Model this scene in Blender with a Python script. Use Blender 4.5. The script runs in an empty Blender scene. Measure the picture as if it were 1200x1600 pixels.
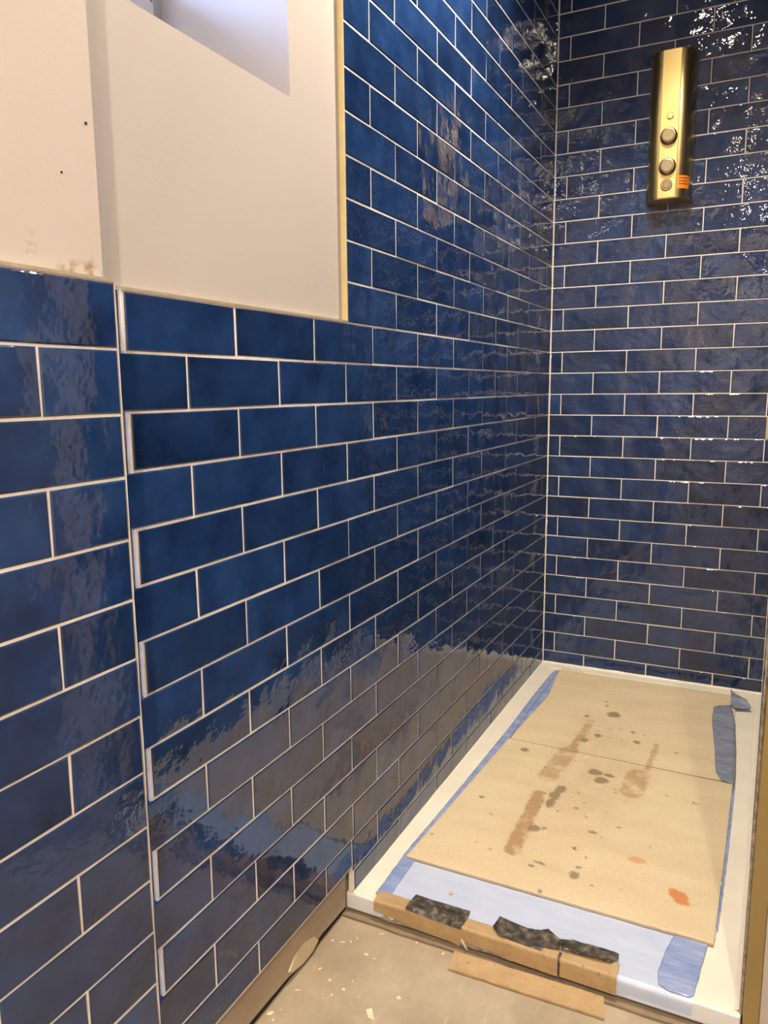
import bpy, bmesh, math, random
from mathutils import Matrix, Vector, noise
random.seed(7)
C = bpy.context.scene.collection
SC = bpy.context.scene
PI = math.pi

# ---------------------------------------------------------------- camera, world, exposure
cam_d = bpy.data.cameras.new('camera'); cam = bpy.data.objects.new('camera', cam_d); C.objects.link(cam)
cam.location = (0.6463, -2.5446, 0.0256)
cam.matrix_world = (Matrix.Translation((0.6463, -2.5446, 0.0256)) @ Matrix.Rotation(math.radians(26.23230724), 4, 'Z')
                    @ Matrix.Rotation(math.radians(0.49625336), 4, 'Y') @ Matrix.Rotation(math.radians(80.835798), 4, 'X'))
cam_d.sensor_fit = 'HORIZONTAL'; cam_d.sensor_width = 36; cam_d.lens = 1203.26 / 1200 * 36
cam_d.clip_start = 0.02; cam_d.clip_end = 60
SC.camera = cam
SC.view_settings.view_transform = 'Standard'; SC.view_settings.look = 'None'
SC.view_settings.gamma = 1; SC.view_settings.use_curve_mapping = False
SC.view_settings.exposure = 0.32
w = bpy.data.worlds.new('world'); SC.world = w; w.use_nodes = True
w.node_tree.nodes['Background'].inputs[0].default_value = (0.36, 0.55, 1.0, 1)
w.node_tree.nodes['Background'].inputs[1].default_value = 62.0
LAMP_WARM = (1.0, 0.85, 0.67)
LAMPS = [  # location, watts
    ((0.38, -1.00), 125, 'recessed ceiling downlight over the middle of the shower tray'),
    ((0.62, -2.95), 44, 'recessed ceiling downlight behind the camera near the left wall'),
    ((1.00, -3.25), 22, 'added fill downlight between the two others behind the camera'),  # added fill lamp with no known source, lifts the dim room
    ((1.05, -3.70), 105, 'added fill downlight at the far end of the room behind the camera'),  # added fill lamp, brightens the front wall mirrored in the back tiles
]

# ---------------------------------------------------------------- dimensions
S = 0.0675; W = 0.2025; GAP = 0.0032
ZT = -0.922          # tray top
ZF = -0.962          # floor
ZC = 1.44            # ceiling
A0 = 0.0386; B0 = 0.16245
YS = -1.3835         # front of the shower

# ---------------------------------------------------------------- materials
def mat(name):
    m = bpy.data.materials.new(name); m.use_nodes = True
    nt = m.node_tree; b = nt.nodes['Principled BSDF']
    return m, nt, b
def nd(nt, typ, **kw):
    n = nt.nodes.new(typ)
    for k, v in kw.items():
        if k.startswith('i_'):
            key = k[2:]; key = int(key) if key.isdigit() else key
            n.inputs[key].default_value = v
        else: setattr(n, k, v)
    return n
def noise_n(nt, vec, scale, detail=2, rough=0.5):
    n = nd(nt, 'ShaderNodeTexNoise'); n.inputs['Scale'].default_value = scale
    n.inputs['Detail'].default_value = detail; n.inputs['Roughness'].default_value = rough
    if vec is not None: nt.links.new(vec, n.inputs['Vector'])
    return n.outputs['Fac']
def ramp(nt, fac, stops):
    r = nd(nt, 'ShaderNodeValToRGB'); nt.links.new(fac, r.inputs[0])
    e = r.color_ramp.elements
    while len(e) < len(stops): e.new(0.5)
    for q, (p, c) in zip(e, stops): q.position = p; q.color = (*c, 1) if len(c) == 3 else c
    return r.outputs[0]
def mix(nt, fac, a, b, blend='MIX'):
    n = nd(nt, 'ShaderNodeMix', data_type='RGBA', blend_type=blend)
    if hasattr(fac, 'links'): nt.links.new(fac, n.inputs[0])
    else: n.inputs[0].default_value = fac
    for i, v in ((6, a), (7, b)):
        if hasattr(v, 'links'): nt.links.new(v, n.inputs[i])
        else: n.inputs[i].default_value = (*v, 1)
    return n.outputs[2]
def bump(nt, h, dist, normal=None, strength=1.0):
    n = nd(nt, 'ShaderNodeBump'); n.inputs['Distance'].default_value = dist; n.inputs['Strength'].default_value = strength
    nt.links.new(h, n.inputs['Height'])
    if normal is not None: nt.links.new(normal, n.inputs['Normal'])
    return n.outputs['Normal']
def objco(nt, randomise=False):
    t = nd(nt, 'ShaderNodeTexCoord').outputs['Object']
    if not randomise: return t
    i = nd(nt, 'ShaderNodeObjectInfo')
    m = nd(nt, 'ShaderNodeMath', operation='MULTIPLY'); m.inputs[1].default_value = 37.0
    nt.links.new(i.outputs['Random'], m.inputs[0])
    a = nd(nt, 'ShaderNodeVectorMath', operation='ADD'); nt.links.new(t, a.inputs[0]); nt.links.new(m.outputs[0], a.inputs[1])
    return a.outputs[0]
def plain(name, col, rough=0.5, metal=0.0, nscale=0, nvar=0.1, bscale=0, bdist=0):
    m, nt, b = mat(name)
    b.inputs['Base Color'].default_value = (*col, 1); b.inputs['Roughness'].default_value = rough; b.inputs['Metallic'].default_value = metal
    co = objco(nt)
    if nscale:
        f = noise_n(nt, co, nscale, 4)
        c = ramp(nt, f, [(0.3, tuple(v * (1 - nvar) for v in col)), (0.7, tuple(min(1, v * (1 + nvar)) for v in col))])
        nt.links.new(c, b.inputs['Base Color'])
    if bscale: nt.links.new(bump(nt, noise_n(nt, co, bscale, 4), bdist), b.inputs['Normal'])
    return m

def make_glaze(name, rip):
    m, nt, b = mat(name)
    co = objco(nt, True)
    f = noise_n(nt, co, 14, 3, 0.55)
    c = ramp(nt, f, [(0.25, (0.006, 0.017, 0.062)), (0.5, (0.010, 0.031, 0.106)), (0.78, (0.017, 0.049, 0.148))])
    i = nd(nt, 'ShaderNodeObjectInfo')
    mr = nd(nt, 'ShaderNodeMapRange'); mr.inputs[3].default_value = 0.75; mr.inputs[4].default_value = 1.2
    nt.links.new(i.outputs['Random'], mr.inputs[0])
    v = nd(nt, 'ShaderNodeVectorMath', operation='SCALE'); nt.links.new(c, v.inputs[0]); nt.links.new(mr.outputs[0], v.inputs['Scale'])
    nt.links.new(v.outputs[0], b.inputs['Base Color'])
    b.inputs['Roughness'].default_value = 0.045; b.inputs['IOR'].default_value = 1.68
    n1 = bump(nt, noise_n(nt, co, 11, 1, 0.4), 0.0052 * rip)
    n2 = bump(nt, noise_n(nt, co, 45, 2, 0.5), 0.0009 * rip, n1)
    n3 = bump(nt, noise_n(nt, co, 190, 1, 0.5), 0.00012 * rip, n2)
    nt.links.new(n3, b.inputs['Normal'])
    return m
def make_board():
    m, nt, b = mat('hardboard')
    co = objco(nt)
    mp = nd(nt, 'ShaderNodeMapping'); mp.inputs['Scale'].default_value = (7, 16, 10); nt.links.new(co, mp.inputs[0])
    f = noise_n(nt, mp.outputs[0], 1.0, 4, 0.55)
    c = ramp(nt, f, [(0.25, (0.59, 0.475, 0.305)), (0.55, (0.655, 0.54, 0.36)), (0.8, (0.71, 0.60, 0.42))])
    f2 = noise_n(nt, co, 160, 3)
    c = mix(nt, 0.18, c, ramp(nt, f2, [(0.35, (0.48, 0.37, 0.23)), (0.65, (0.74, 0.63, 0.44))]))
    at = nd(nt, 'ShaderNodeAttribute', attribute_name='stain')
    sp = nd(nt, 'ShaderNodeSeparateColor'); nt.links.new(at.outputs['Color'], sp.inputs[0])
    brk = ramp(nt, noise_n(nt, co, 28, 5, 0.6), [(0.33, (0.15, 0.15, 0.15)), (0.52, (1, 1, 1))])
    def masked(o, k):
        q = nd(nt, 'ShaderNodeMath', operation='MULTIPLY'); nt.links.new(sp.outputs[o], q.inputs[0]); nt.links.new(brk, q.inputs[1])
        r = nd(nt, 'ShaderNodeMath', operation='MULTIPLY'); nt.links.new(q.outputs[0], r.inputs[0]); r.inputs[1].default_value = k
        return r.outputs[0]
    k2 = nd(nt, 'ShaderNodeMath', operation='MULTIPLY'); nt.links.new(sp.outputs[1], k2.inputs[0]); k2.inputs[1].default_value = 0.9
    k3 = nd(nt, 'ShaderNodeMath', operation='MULTIPLY'); nt.links.new(sp.outputs[2], k3.inputs[0]); k3.inputs[1].default_value = 0.9
    c = mix(nt, masked(0, 0.85), c, (0.36, 0.205, 0.095))
    c = mix(nt, k2.outputs[0], c, (0.165, 0.115, 0.062))
    c = mix(nt, k3.outputs[0], c, (0.56, 0.20, 0.055))
    nt.links.new(c, b.inputs['Base Color']); b.inputs['Roughness'].default_value = 0.6
    nt.links.new(bump(nt, noise_n(nt, co, 220, 3), 0.0003), b.inputs['Normal'])
    return m
def make_plaster(name, col, stained=False):
    m, nt, b = mat(name); co = objco(nt)
    c = ramp(nt, noise_n(nt, co, 3.0, 3), [(0.3, tuple(v * 0.95 for v in col)), (0.7, col)])
    if stained:   # rubbed, scuffed plaster with a few grey smears
        f = noise_n(nt, co, 9, 5, 0.7)
        c = mix(nt, ramp(nt, f, [(0.62, (0, 0, 0)), (0.8, (0.5, 0.5, 0.5))]), c, tuple(v * 0.72 for v in col))
        at = nd(nt, 'ShaderNodeAttribute', attribute_name='stain'); sp = nd(nt, 'ShaderNodeSeparateColor'); nt.links.new(at.outputs['Color'], sp.inputs[0])
        g = nd(nt, 'ShaderNodeMath', operation='MULTIPLY'); nt.links.new(sp.outputs[0], g.inputs[0])
        nt.links.new(ramp(nt, noise_n(nt, co, 70, 4, 0.65), [(0.45, (0, 0, 0)), (0.6, (1, 1, 1))]), g.inputs[1])
        c = mix(nt, g.outputs[0], c, (0.30, 0.20, 0.10))
    nt.links.new(c, b.inputs['Base Color']); b.inputs['Roughness'].default_value = 0.55
    mp = nd(nt, 'ShaderNodeMapping'); mp.inputs['Scale'].default_value = (20, 14, 60); nt.links.new(co, mp.inputs[0])
    n1 = bump(nt, noise_n(nt, mp.outputs[0], 1.0, 4, 0.6), 0.00028)
    nt.links.new(bump(nt, noise_n(nt, co, 500, 2), 0.00012, n1), b.inputs['Normal'])
    return m
def make_concrete():
    m, nt, b = mat('dusty_screed'); co = objco(nt)
    f = noise_n(nt, co, 7, 6, 0.62)
    c = ramp(nt, f, [(0.28, (0.285, 0.228, 0.158)), (0.5, (0.36, 0.295, 0.212)), (0.74, (0.455, 0.385, 0.285))])
    mp = nd(nt, 'ShaderNodeMapping'); mp.inputs['Scale'].default_value = (60, 14, 10); mp.inputs['Rotation'].default_value = (0, 0, 0.7); nt.links.new(co, mp.inputs[0])
    c = mix(nt, ramp(nt, noise_n(nt, mp.outputs[0], 1, 5, 0.7), [(0.58, (0, 0, 0)), (0.76, (0.5, 0.5, 0.5))]), c, (0.56, 0.48, 0.36))
    c = mix(nt, ramp(nt, noise_n(nt, co, 130, 3), [(0.70, (0, 0, 0)), (0.76, (0.4, 0.4, 0.4))]), c, (0.60, 0.51, 0.37))
    c = mix(nt, ramp(nt, noise_n(nt, co, 90, 2), [(0.22, (0.5, 0.5, 0.5)), (0.29, (0, 0, 0))]), c, (0.19, 0.125, 0.075))
    nt.links.new(c, b.inputs['Base Color']); b.inputs['Roughness'].default_value = 0.75
    n1 = bump(nt, f, 0.004); nt.links.new(bump(nt, noise_n(nt, co, 220, 3), 0.0006, n1), b.inputs['Normal'])
    return m
def make_card():
    m, nt, b = mat('brown_cardboard'); co = objco(nt)
    c = ramp(nt, noise_n(nt, co, 30, 4), [(0.3, (0.395, 0.265, 0.135)), (0.7, (0.48, 0.335, 0.18))])
    c = mix(nt, ramp(nt, noise_n(nt, co, 170, 4, 0.7), [(0.6, (0, 0, 0)), (0.75, (0.5, 0.5, 0.5))]), c, (0.60, 0.45, 0.26))
    c = mix(nt, ramp(nt, noise_n(nt, co, 75, 6, 0.75), [(0.60, (0, 0, 0)), (0.66, (0.75, 0.75, 0.75))]), c, (0.22, 0.13, 0.06))
    nt.links.new(c, b.inputs['Base Color']); b.inputs['Roughness'].default_value = 0.62
    nt.links.new(bump(nt, noise_n(nt, co, 110, 5, 0.65), 0.0016), b.inputs['Normal'])
    return m
def make_black():
    m, nt, b = mat('black_cloth_tape'); co = objco(nt)
    c = ramp(nt, noise_n(nt, co, 60, 5, 0.65), [(0.36, (0.026, 0.023, 0.020)), (0.52, (0.075, 0.065, 0.054)), (0.70, (0.26, 0.22, 0.16))])
    nt.links.new(c, b.inputs['Base Color']); b.inputs['Roughness'].default_value = 0.38
    nt.links.new(bump(nt, noise_n(nt, co, 150, 4), 0.0005), b.inputs['Normal'])
    return m
def make_film(name, c1, c2, alpha, rough, bd):
    m, nt, b = mat(name); co = objco(nt)
    mp = nd(nt, 'ShaderNodeMapping'); mp.inputs['Scale'].default_value = (1, 2.4, 1); nt.links.new(co, mp.inputs[0])
    c = ramp(nt, noise_n(nt, mp.outputs[0], 14, 4, 0.55), [(0.3, c1), (0.7, c2)])
    nt.links.new(c, b.inputs['Base Color']); b.inputs['Roughness'].default_value = rough; b.inputs['Alpha'].default_value = alpha
    nt.links.new(bump(nt, noise_n(nt, mp.outputs[0], 40, 3, 0.5), bd), b.inputs['Normal'])
    return m
def make_brass(name, col, rough, vert=True):
    m, nt, b = mat(name); co = objco(nt)
    b.inputs['Base Color'].default_value = (*col, 1); b.inputs['Metallic'].default_value = 1; b.inputs['Roughness'].default_value = rough
    mp = nd(nt, 'ShaderNodeMapping'); mp.inputs['Scale'].default_value = (900, 900, 12); nt.links.new(co, mp.inputs[0])
    nt.links.new(bump(nt, noise_n(nt, mp.outputs[0], 1, 3), 0.00003), b.inputs['Normal'])
    return m
def make_emit(name, col, s):
    m, nt, b = mat(name); b.inputs['Base Color'].default_value = (0.8, 0.8, 0.8, 1)
    b.inputs['Emission Color'].default_value = (*col, 1); b.inputs['Emission Strength'].default_value = s
    return m
def make_pane():
    m, nt, b = mat('window_glass')
    out = [n for n in nt.nodes if n.type == 'OUTPUT_MATERIAL'][0]
    tr = nd(nt, 'ShaderNodeBsdfTransparent'); gl = nd(nt, 'ShaderNodeBsdfGlossy'); gl.inputs['Roughness'].default_value = 0.02
    fr = nd(nt, 'ShaderNodeFresnel'); fr.inputs[0].default_value = 1.5
    mx = nd(nt, 'ShaderNodeMixShader'); nt.links.new(fr.outputs[0], mx.inputs[0]); nt.links.new(tr.outputs[0], mx.inputs[1]); nt.links.new(gl.outputs[0], mx.inputs[2])
    nt.links.new(mx.outputs[0], out.inputs['Surface']); return m

M = dict(
    glaze=make_glaze('blue_glaze', 0.72), glazerip=make_glaze('rippled_blue_glaze', 1.5),
    grout=plain('cream_grout', (0.73, 0.675, 0.60), 0.8, 0, 40, 0.10, 400, 0.0002),
    plaster=make_plaster('pink_plaster', (0.475, 0.432, 0.398)),
    pier=make_plaster('scuffed_plaster', (0.55, 0.492, 0.442), True),
    paint=plain('white_ceiling_paint', (0.78, 0.76, 0.72), 0.7, 0, 2, 0.03, 300, 0.0002),
    roomwall=plain('room_wall_paint', (0.68, 0.63, 0.57), 0.7, 0, 2, 0.05, 200, 0.0003),
    concrete=make_concrete(), board=make_board(), card=make_card(), black=make_black(),
    base=plain('grey_skim_board', (0.37, 0.29, 0.205), 0.75, 0, 8, 0.10, 160, 0.0005),
    filler=plain('pale_filler', (0.56, 0.46, 0.31), 0.8, 0, 30, 0.12, 200, 0.0005),
    rawedge=plain('raw_tile_edge', (0.42, 0.35, 0.27), 0.7, 0, 90, 0.45, 200, 0.001),
    gapshade=plain('gap_shade_brown', (0.050, 0.026, 0.018), 0.9, 0, 60, 0.3),  # dark brown stands in for the shade beside the pier
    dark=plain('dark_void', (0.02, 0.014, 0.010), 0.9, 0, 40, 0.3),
    tray=plain('white_stone_resin', (0.80, 0.76, 0.66), 0.28, 0, 10, 0.06, 30, 0.0004),
    traybody=plain('bluish_tray_side', (0.72, 0.74, 0.80), 0.25, 0, 10, 0.03),
    seal=plain('white_sealant', (0.80, 0.75, 0.64), 0.35, 0, 60, 0.05, 90, 0.001),
    footstrip=plain('dark_brown_strip', (0.235, 0.175, 0.115), 0.85, 0, 40, 0.15, 150, 0.001),
    film=make_film('pale_blue_film', (0.46, 0.55, 0.76), (0.55, 0.62, 0.80), 1, 0.32, 0.0006),
    tape=make_film('blue_film_tape', (0.22, 0.31, 0.60), (0.38, 0.46, 0.72), 0.92, 0.20, 0.0026),
    tapethin=make_film('thin_blue_film', (0.21, 0.26, 0.40), (0.36, 0.40, 0.50), 0.72, 0.18, 0.0045),
    greytape=plain('dirty_grey_tape', (0.30, 0.27, 0.23), 0.5, 0, 60, 0.4, 120, 0.0008),
    brass=make_brass('brushed_brass', (0.86, 0.64, 0.26), 0.32),
    brassdark=make_brass('knob_brass', (0.33, 0.26, 0.15), 0.34),
    brasstrim=make_brass('brass_trim', (0.47, 0.385, 0.19), 0.28),
    paletrim=plain('pale_gold_trim', (0.80, 0.66, 0.34), 0.35, 0.35, 30, 0.06),
    steeltrim=plain('dull_cream_trim', (0.55, 0.48, 0.36), 0.35, 0.4, 60, 0.12),
    upvc=plain('white_window_frame', (0.72, 0.75, 0.80), 0.35, 0, 5, 0.03),
    gasket=plain('grey_gasket', (0.36, 0.37, 0.40), 0.5, 0, 20, 0.1),
    pane=make_pane(), ink=plain('grey_ink', (0.06, 0.06, 0.08), 0.6, 0, 50, 0.1),
    orange=plain('orange_label', (0.95, 0.27, 0.015), 0.5, 0, 50, 0.03),
    orangeink=plain('brown_ink', (0.20, 0.045, 0.01), 0.6, 0, 50, 0.1),
    chip=plain('plaster_chip', (0.74, 0.63, 0.43), 0.8, 0, 200, 0.1, 300, 0.0005),
    crumb=plain('orange_crumb', (0.72, 0.42, 0.22), 0.8, 0, 200, 0.2),
    lens=make_emit('lamp_lens', (1.0, 0.86, 0.66), 150), white=plain('lamp_ring_white', (0.8, 0.8, 0.8), 0.4, 0, 10, 0.02),
)

# ---------------------------------------------------------------- helpers
def link(name, me, m, parent=None):
    o = bpy.data.objects.new(name, me); C.objects.link(o)
    if m is not None and not me.materials: me.materials.append(M[m] if isinstance(m, str) else m)
    if parent is not None: o.parent = parent
    return o
def meshpy(name, v, f, smooth=False):
    me = bpy.data.meshes.new(name); me.from_pydata(v, [], f); me.update()
    if smooth: me.polygons.foreach_set('use_smooth', [True] * len(me.polygons))
    return me
def tag(o, label=None, cat=None, group=None, kind=None):
    if label: o['label'] = label
    if cat: o['category'] = cat
    if group: o['group'] = group
    if kind: o['kind'] = kind
    return o
def empty(name, loc=(0, 0, 0)):
    o = bpy.data.objects.new(name, None); C.objects.link(o); o.location = loc; o.empty_display_size = 0.05; return o
class MB:
    def __init__(s): s.v = []; s.f = []
    def box(s, x0, x1, y0, y1, z0, z1):
        n = len(s.v)
        s.v += [(x0, y0, z0), (x1, y0, z0), (x1, y1, z0), (x0, y1, z0), (x0, y0, z1), (x1, y0, z1), (x1, y1, z1), (x0, y1, z1)]
        s.f += [tuple(n + i for i in q) for q in ((3, 2, 1, 0), (4, 5, 6, 7), (0, 1, 5, 4), (1, 2, 6, 5), (2, 3, 7, 6), (3, 0, 4, 7))]; return s
    def prism(s, poly, z0, z1):      # poly counter-clockwise in plan
        n = len(s.v); k = len(poly)
        s.v += [(x, y, z0) for x, y in poly] + [(x, y, z1) for x, y in poly]
        s.f += [tuple(n + i for i in reversed(range(k))), tuple(n + k + i for i in range(k))]
        s.f += [(n + i, n + (i + 1) % k, n + k + (i + 1) % k, n + k + i) for i in range(k)]; return s
    def build(s, name, m, parent=None, bevel=0, seg=2, smooth=False):
        me = meshpy(name, s.v, s.f)
        if bevel:
            bm = bmesh.new(); bm.from_mesh(me)
            bmesh.ops.bevel(bm, geom=list(bm.edges), offset=bevel, segments=seg, affect='EDGES', profile=0.5)
            bm.to_mesh(me); bm.free()
        if smooth: me.polygons.foreach_set('use_smooth', [True] * len(me.polygons))
        return link(name, me, m, parent)
def lathe(name, prof, m, parent=None, loc=(0, 0, 0), axis='Y', n=40, caps=True):   # profile (radius, height)
    v = []; f = []
    for r, h in prof:
        for i in range(n):
            a = 2 * PI * i / n
            v.append({'Y': (r * math.cos(a), -h, r * math.sin(a)), 'Z': (r * math.cos(a), r * math.sin(a), h)}[axis])
    for j in range(len(prof) - 1):
        for i in range(n):
            a, b = j * n + i, j * n + (i + 1) % n
            f.append((a, b, b + n, a + n))
    if caps: f.append(tuple(reversed(range(n)))); f.append(tuple((len(prof) - 1) * n + i for i in range(n)))
    o = link(name, meshpy(name, v, f), m, parent); o.location = loc
    bm = bmesh.new(); bm.from_mesh(o.data); bmesh.ops.recalc_face_normals(bm, faces=bm.faces); bm.to_mesh(o.data); bm.free()
    return o
def ns(x, y, z=0.0, s=1.0): return noise.noise(Vector((x * s, y * s, z)))

# ---------------------------------------------------------------- tiles
_cache = {}
def tile_mesh(wd, ht, mt):
    key = (mt, round(wd, 4), round(ht, 4), random.randrange(3) if wd > 0.19 else 0)
    if key in _cache: return _cache[key]
    rnd = random.Random(len(_cache))
    a, b = wd / 2, ht / 2
    k = max(1, round(wd / 0.065))
    pts = []
    for i in range(k): pts.append((-a + wd * i / k, -b))
    pts.append((a, -b))
    for i in range(k): pts.append((a - wd * i / k, b))
    pts.append((-a, b))
    pts = [(x + rnd.uniform(-.0003, .0003), y + rnd.uniform(-.0003, .0003)) for x, y in pts]
    n = len(pts); v = []
    for x, y in pts: v.append((x, y, -0.0072))
    for x, y in pts: v.append((x, y, -0.0011))
    q = 0.0017
    for x, y in pts:
        v.append((max(-a + q, min(a - q, x)), max(-b + q, min(b - q, y)), 0.0))
    f = [tuple(2 * n + i for i in range(n))]
    for r in (0, 1):
        for i in range(n):
            j = (i + 1) % n; f.append((r * n + i, r * n + j, (r + 1) * n + j, (r + 1) * n + i))
    me = meshpy('tile', v, f); me.materials.append(M[mt]); _cache[key] = me
    return me
class Wall:
    def __init__(s, parent, O, u, n, mt='glaze'):
        s.mt = mt; s.p = parent; s.O = Vector(O); s.u = Vector(u).normalized(); s.n = Vector(n).normalized(); s.stuff = ([], [])
    def tile(s, s0, s1, z0, z1, g0=True, g1=True, gb=True, gt=True, joined=False):
        s0 += GAP / 2 if g0 else 0; s1 -= GAP / 2 if g1 else 0; z0 += GAP / 2 if gb else 0; z1 -= GAP / 2 if gt else 0
        if s1 - s0 < 0.006 or z1 - z0 < 0.006: return
        me = tile_mesh(s1 - s0, z1 - z0, s.mt)
        c = s.O + s.u * ((s0 + s1) / 2) + Vector((0, 0, (z0 + z1) / 2)) + s.n * random.uniform(-.0003, .0003)
        R = Matrix((s.u, (0, 0, 1), s.n)).transposed().to_4x4()
        T = Matrix.Translation(c) @ R @ Matrix.Rotation(max(-.012, min(.012, random.gauss(0, .0058))), 4, 'X') @ Matrix.Rotation(max(-.0035, min(.0035, random.gauss(0, .0018))), 4, 'Y') @ Matrix.Rotation(random.gauss(0, .0009), 4, 'Z')
        if joined:
            V, F = s.stuff; k = len(V)
            V += [tuple(T @ q.co) for q in me.vertices]; F += [tuple(k + i for i in p.vertices) for p in me.polygons]; return
        o = bpy.data.objects.new('tile', me); C.objects.link(o); o.parent = s.p; o.matrix_basis = T
    def rows(s, k0, k1, umin, umax, joint0, zmin, zmax, split=None, skip=(), join_from=99):
        """rows k0..k1; joint0(k) is one joint position; split(k, z0, z1) gives the clear spans of that row"""
        for k in range(k0, k1):
            spans = split(k) if split else [(umin, umax, max(zmin, k * S), min(zmax, (k + 1) * S))]
            for a, b, z0, z1 in spans:
                if z1 - z0 < 0.006: continue
                j = joint0(k); e = j + math.ceil((a - j) / W - 1e-6) * W
                cuts = [a] + ([e] if e - a > 1e-4 else [])
                while cuts[-1] + W < b - 1e-4: cuts.append(cuts[-1] + W if len(cuts) > 1 or e - a <= 1e-4 else e)
                cuts.append(b)
                for i in range(len(cuts) - 1):
                    if (k, i) in skip: continue
                    s.tile(cuts[i], cuts[i + 1], z0, z1, joined=k >= join_from)
    def finish(s):
        if s.stuff[0]:
            o = link('upper_tiles', meshpy('upper_tiles', *s.stuff), 'glaze', s.p); o['kind'] = 'stuff'

# ---------------------------------------------------------------- the room shell
def struct(o): o['kind'] = 'structure'; return o
floor = struct(MB().box(-0.30, 1.80, -4.3, 0.30, ZF - 0.08, ZF).build('floor', 'concrete'))
struct(MB().box(-0.30, 1.80, -4.3, 0.30, ZC, ZC + 0.06).build('ceiling', 'paint'))

# left wall: window hole y -1.93..-1.516, z 0.4465..1.15
PX = -0.010
lw = MB()
WY0, WY1, WZ0, WZ1 = -1.955, -1.5165, 0.4475, 1.15
lw.box(-0.30, PX, -1.8858, 0.0, -0.868, 0.135)
lw.box(-0.30, PX, -1.955, 0.0, 0.135, WZ0)
lw.box(-0.30, PX, WY1, 0.0, WZ0, ZC)
lw.box(-0.30, PX, WY0, WY1, WZ1, ZC)
lw.box(-0.30, -0.0185, -1.955, 0.0, ZF, -0.868)
wl = struct(lw.build('wall_left', 'plaster'))
g = MB(); g.box(PX, -0.0013, -1.3695, -0.0013, 0.1365, ZC); g.box(PX, -0.0013, YS + .001, -0.0013, ZT + .001, 0.1365)
g.box(PX, -0.0013, -1.8856, YS + .001, -0.8665, 0.1365)
g.build('grout', 'grout', wl)
MB().box(-0.24, -0.0065, -1.8866, -1.8857, -0.866, 0.1345).build('gap_shade_edge', 'gapshade', wl)  # pier's shadow painted as a dark face in the gap
W1 = Wall(wl, (0, 0, 0), (0, 1, 0), (1, 0, 0))
YT = -1.3690
def jl(k): return -B0 if k % 2 == 0 else -B0 - W / 2
def split_left(k):
    z0, z1 = k * S, (k + 1) * S
    left = -1.9290 if k % 2 == 0 else -1.8835
    if k >= 2: return [(YT, -0.001, z0, min(z1, ZC))]
    if k == -14: return [(YS + .006, -0.001, ZT + .002, z1)]
    if k == -13: return [(left, YS, -0.8655, z1), (YS, -0.001, z0, z1)]
    return [(left, -0.001, z0, z1)]
W1.rows(-14, 22, 0, 0, jl, 0, 0, split_left, join_from=19); W1.finish()

# the pier of the left wall nearer the camera
pier = struct(MB().box(-0.30, 0.0250, -4.3, -1.955, ZF, ZC).build('wall_left_pier', 'pier'))
fv = []; ff = []     # plaster skin above the tiles, fine enough to carry the scuff mask
NY, NZ = 160, 60
for j in range(NZ + 1):
    for i in range(NY + 1):
        y = -2.50 + (2.50 - 1.9365) * i / NY; z = 0.137 + 0.30 * (j / NZ) ** 1.5
        e = 0.0006 * max(0, ns(z, 3.1, s=60)) if i == NY else 0
        fv.append((0.0262, y - e, z))
for j in range(NZ):
    for i in range(NY): a = j * (NY + 1) + i; ff.append((a, a + 1, a + NY + 2, a + NY + 1))
k = len(fv)
for j in range(NZ + 1): fv.append((-0.0098, -1.9365, 0.137 + 0.30 * (j / NZ) ** 1.5))
for j in range(NZ): a = j * (NY + 1) + NY; ff.append((a, k + j, k + j + 1, a + NY + 1))
sk = link('plaster_skin', meshpy('plaster_skin', fv, ff), 'pier', pier)
ca = sk.data.color_attributes.new('stain', 'FLOAT_COLOR', 'POINT')
for i, q in enumerate(fv):
    y, z = q[1], q[2]
    v = max(0, 1 - ((y + 1.965) / 0.035) ** 2 - ((z - 0.140) / 0.014) ** 2) + 0.55 * max(0, 1 - ((y + 2.024) / 0.010) ** 2 - ((z - 0.158) / 0.016) ** 2)
    v += 0.9 * max(0, 1 - ((y + 1.951) / 0.004) ** 2 - ((z - 0.154) / 0.014) ** 2)
    ca.data[i].color = (min(1, v * 1.3), 0, 0, 1)
MB().box(0.0250, 0.0262, -4.29, -1.9365, 0.437, ZC - .001).box(-0.0098, 0.0250, -1.955, -1.9365, 0.437, ZC - .001).build('plaster_skin', 'pier', pier)
MB().box(0.0250, 0.0262, -4.29, -2.50, 0.137, 0.437).build('plaster_skin', 'pier', pier)
MB().box(-0.0186, 0.0347, -4.2, -1.9318, -0.866, 0.1365).build('grout', 'grout', pier)
for y, z, r in ((-1.9465, 0.2855, .0016), (-1.981, 0.232, .0012)):
    lathe('screw_hole', [(r, 0), (r, .0006)], 'dark', pier, (0.0262, y, z), 'Z', 10).rotation_euler = (0, PI / 2, 0)
W2 = Wall(pier, (0.036, 0, 0), (0, 1, 0), (1, 0, 0))
def jp(k): return -1.931 if k % 2 else -1.931 - W / 2
def split_pier(k): return [(-3.55, -1.9312, max(k * S, -0.8655), (k + 1) * S)]
W2.rows(-13, 2, 0, 0, jp, 0, 0, split_pier)
v = []      # uneven grout lip on the exposed end of the pier tiles
for i in range(81):
    z = -0.866 + (0.137 + 0.866) * i / 80
    q = 0.0008 + 0.0012 * abs(ns(z, 0.3, s=9)) + 0.0006 * abs(ns(z, 5.3, s=40))
    v += [(0.0355, -1.9318, z), (0.0355, -1.9318 + q, z), (0.0255, -1.9318 + q, z), (0.0255, -1.9318, z)]
f = []
for i in range(80):
    a = 4 * i
    for p in range(3): f.append((a + p, a + p + 1, a + p + 5, a + p + 4))
link('grout_lip', meshpy('grout_lip', v, f), 'grout', pier)

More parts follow.
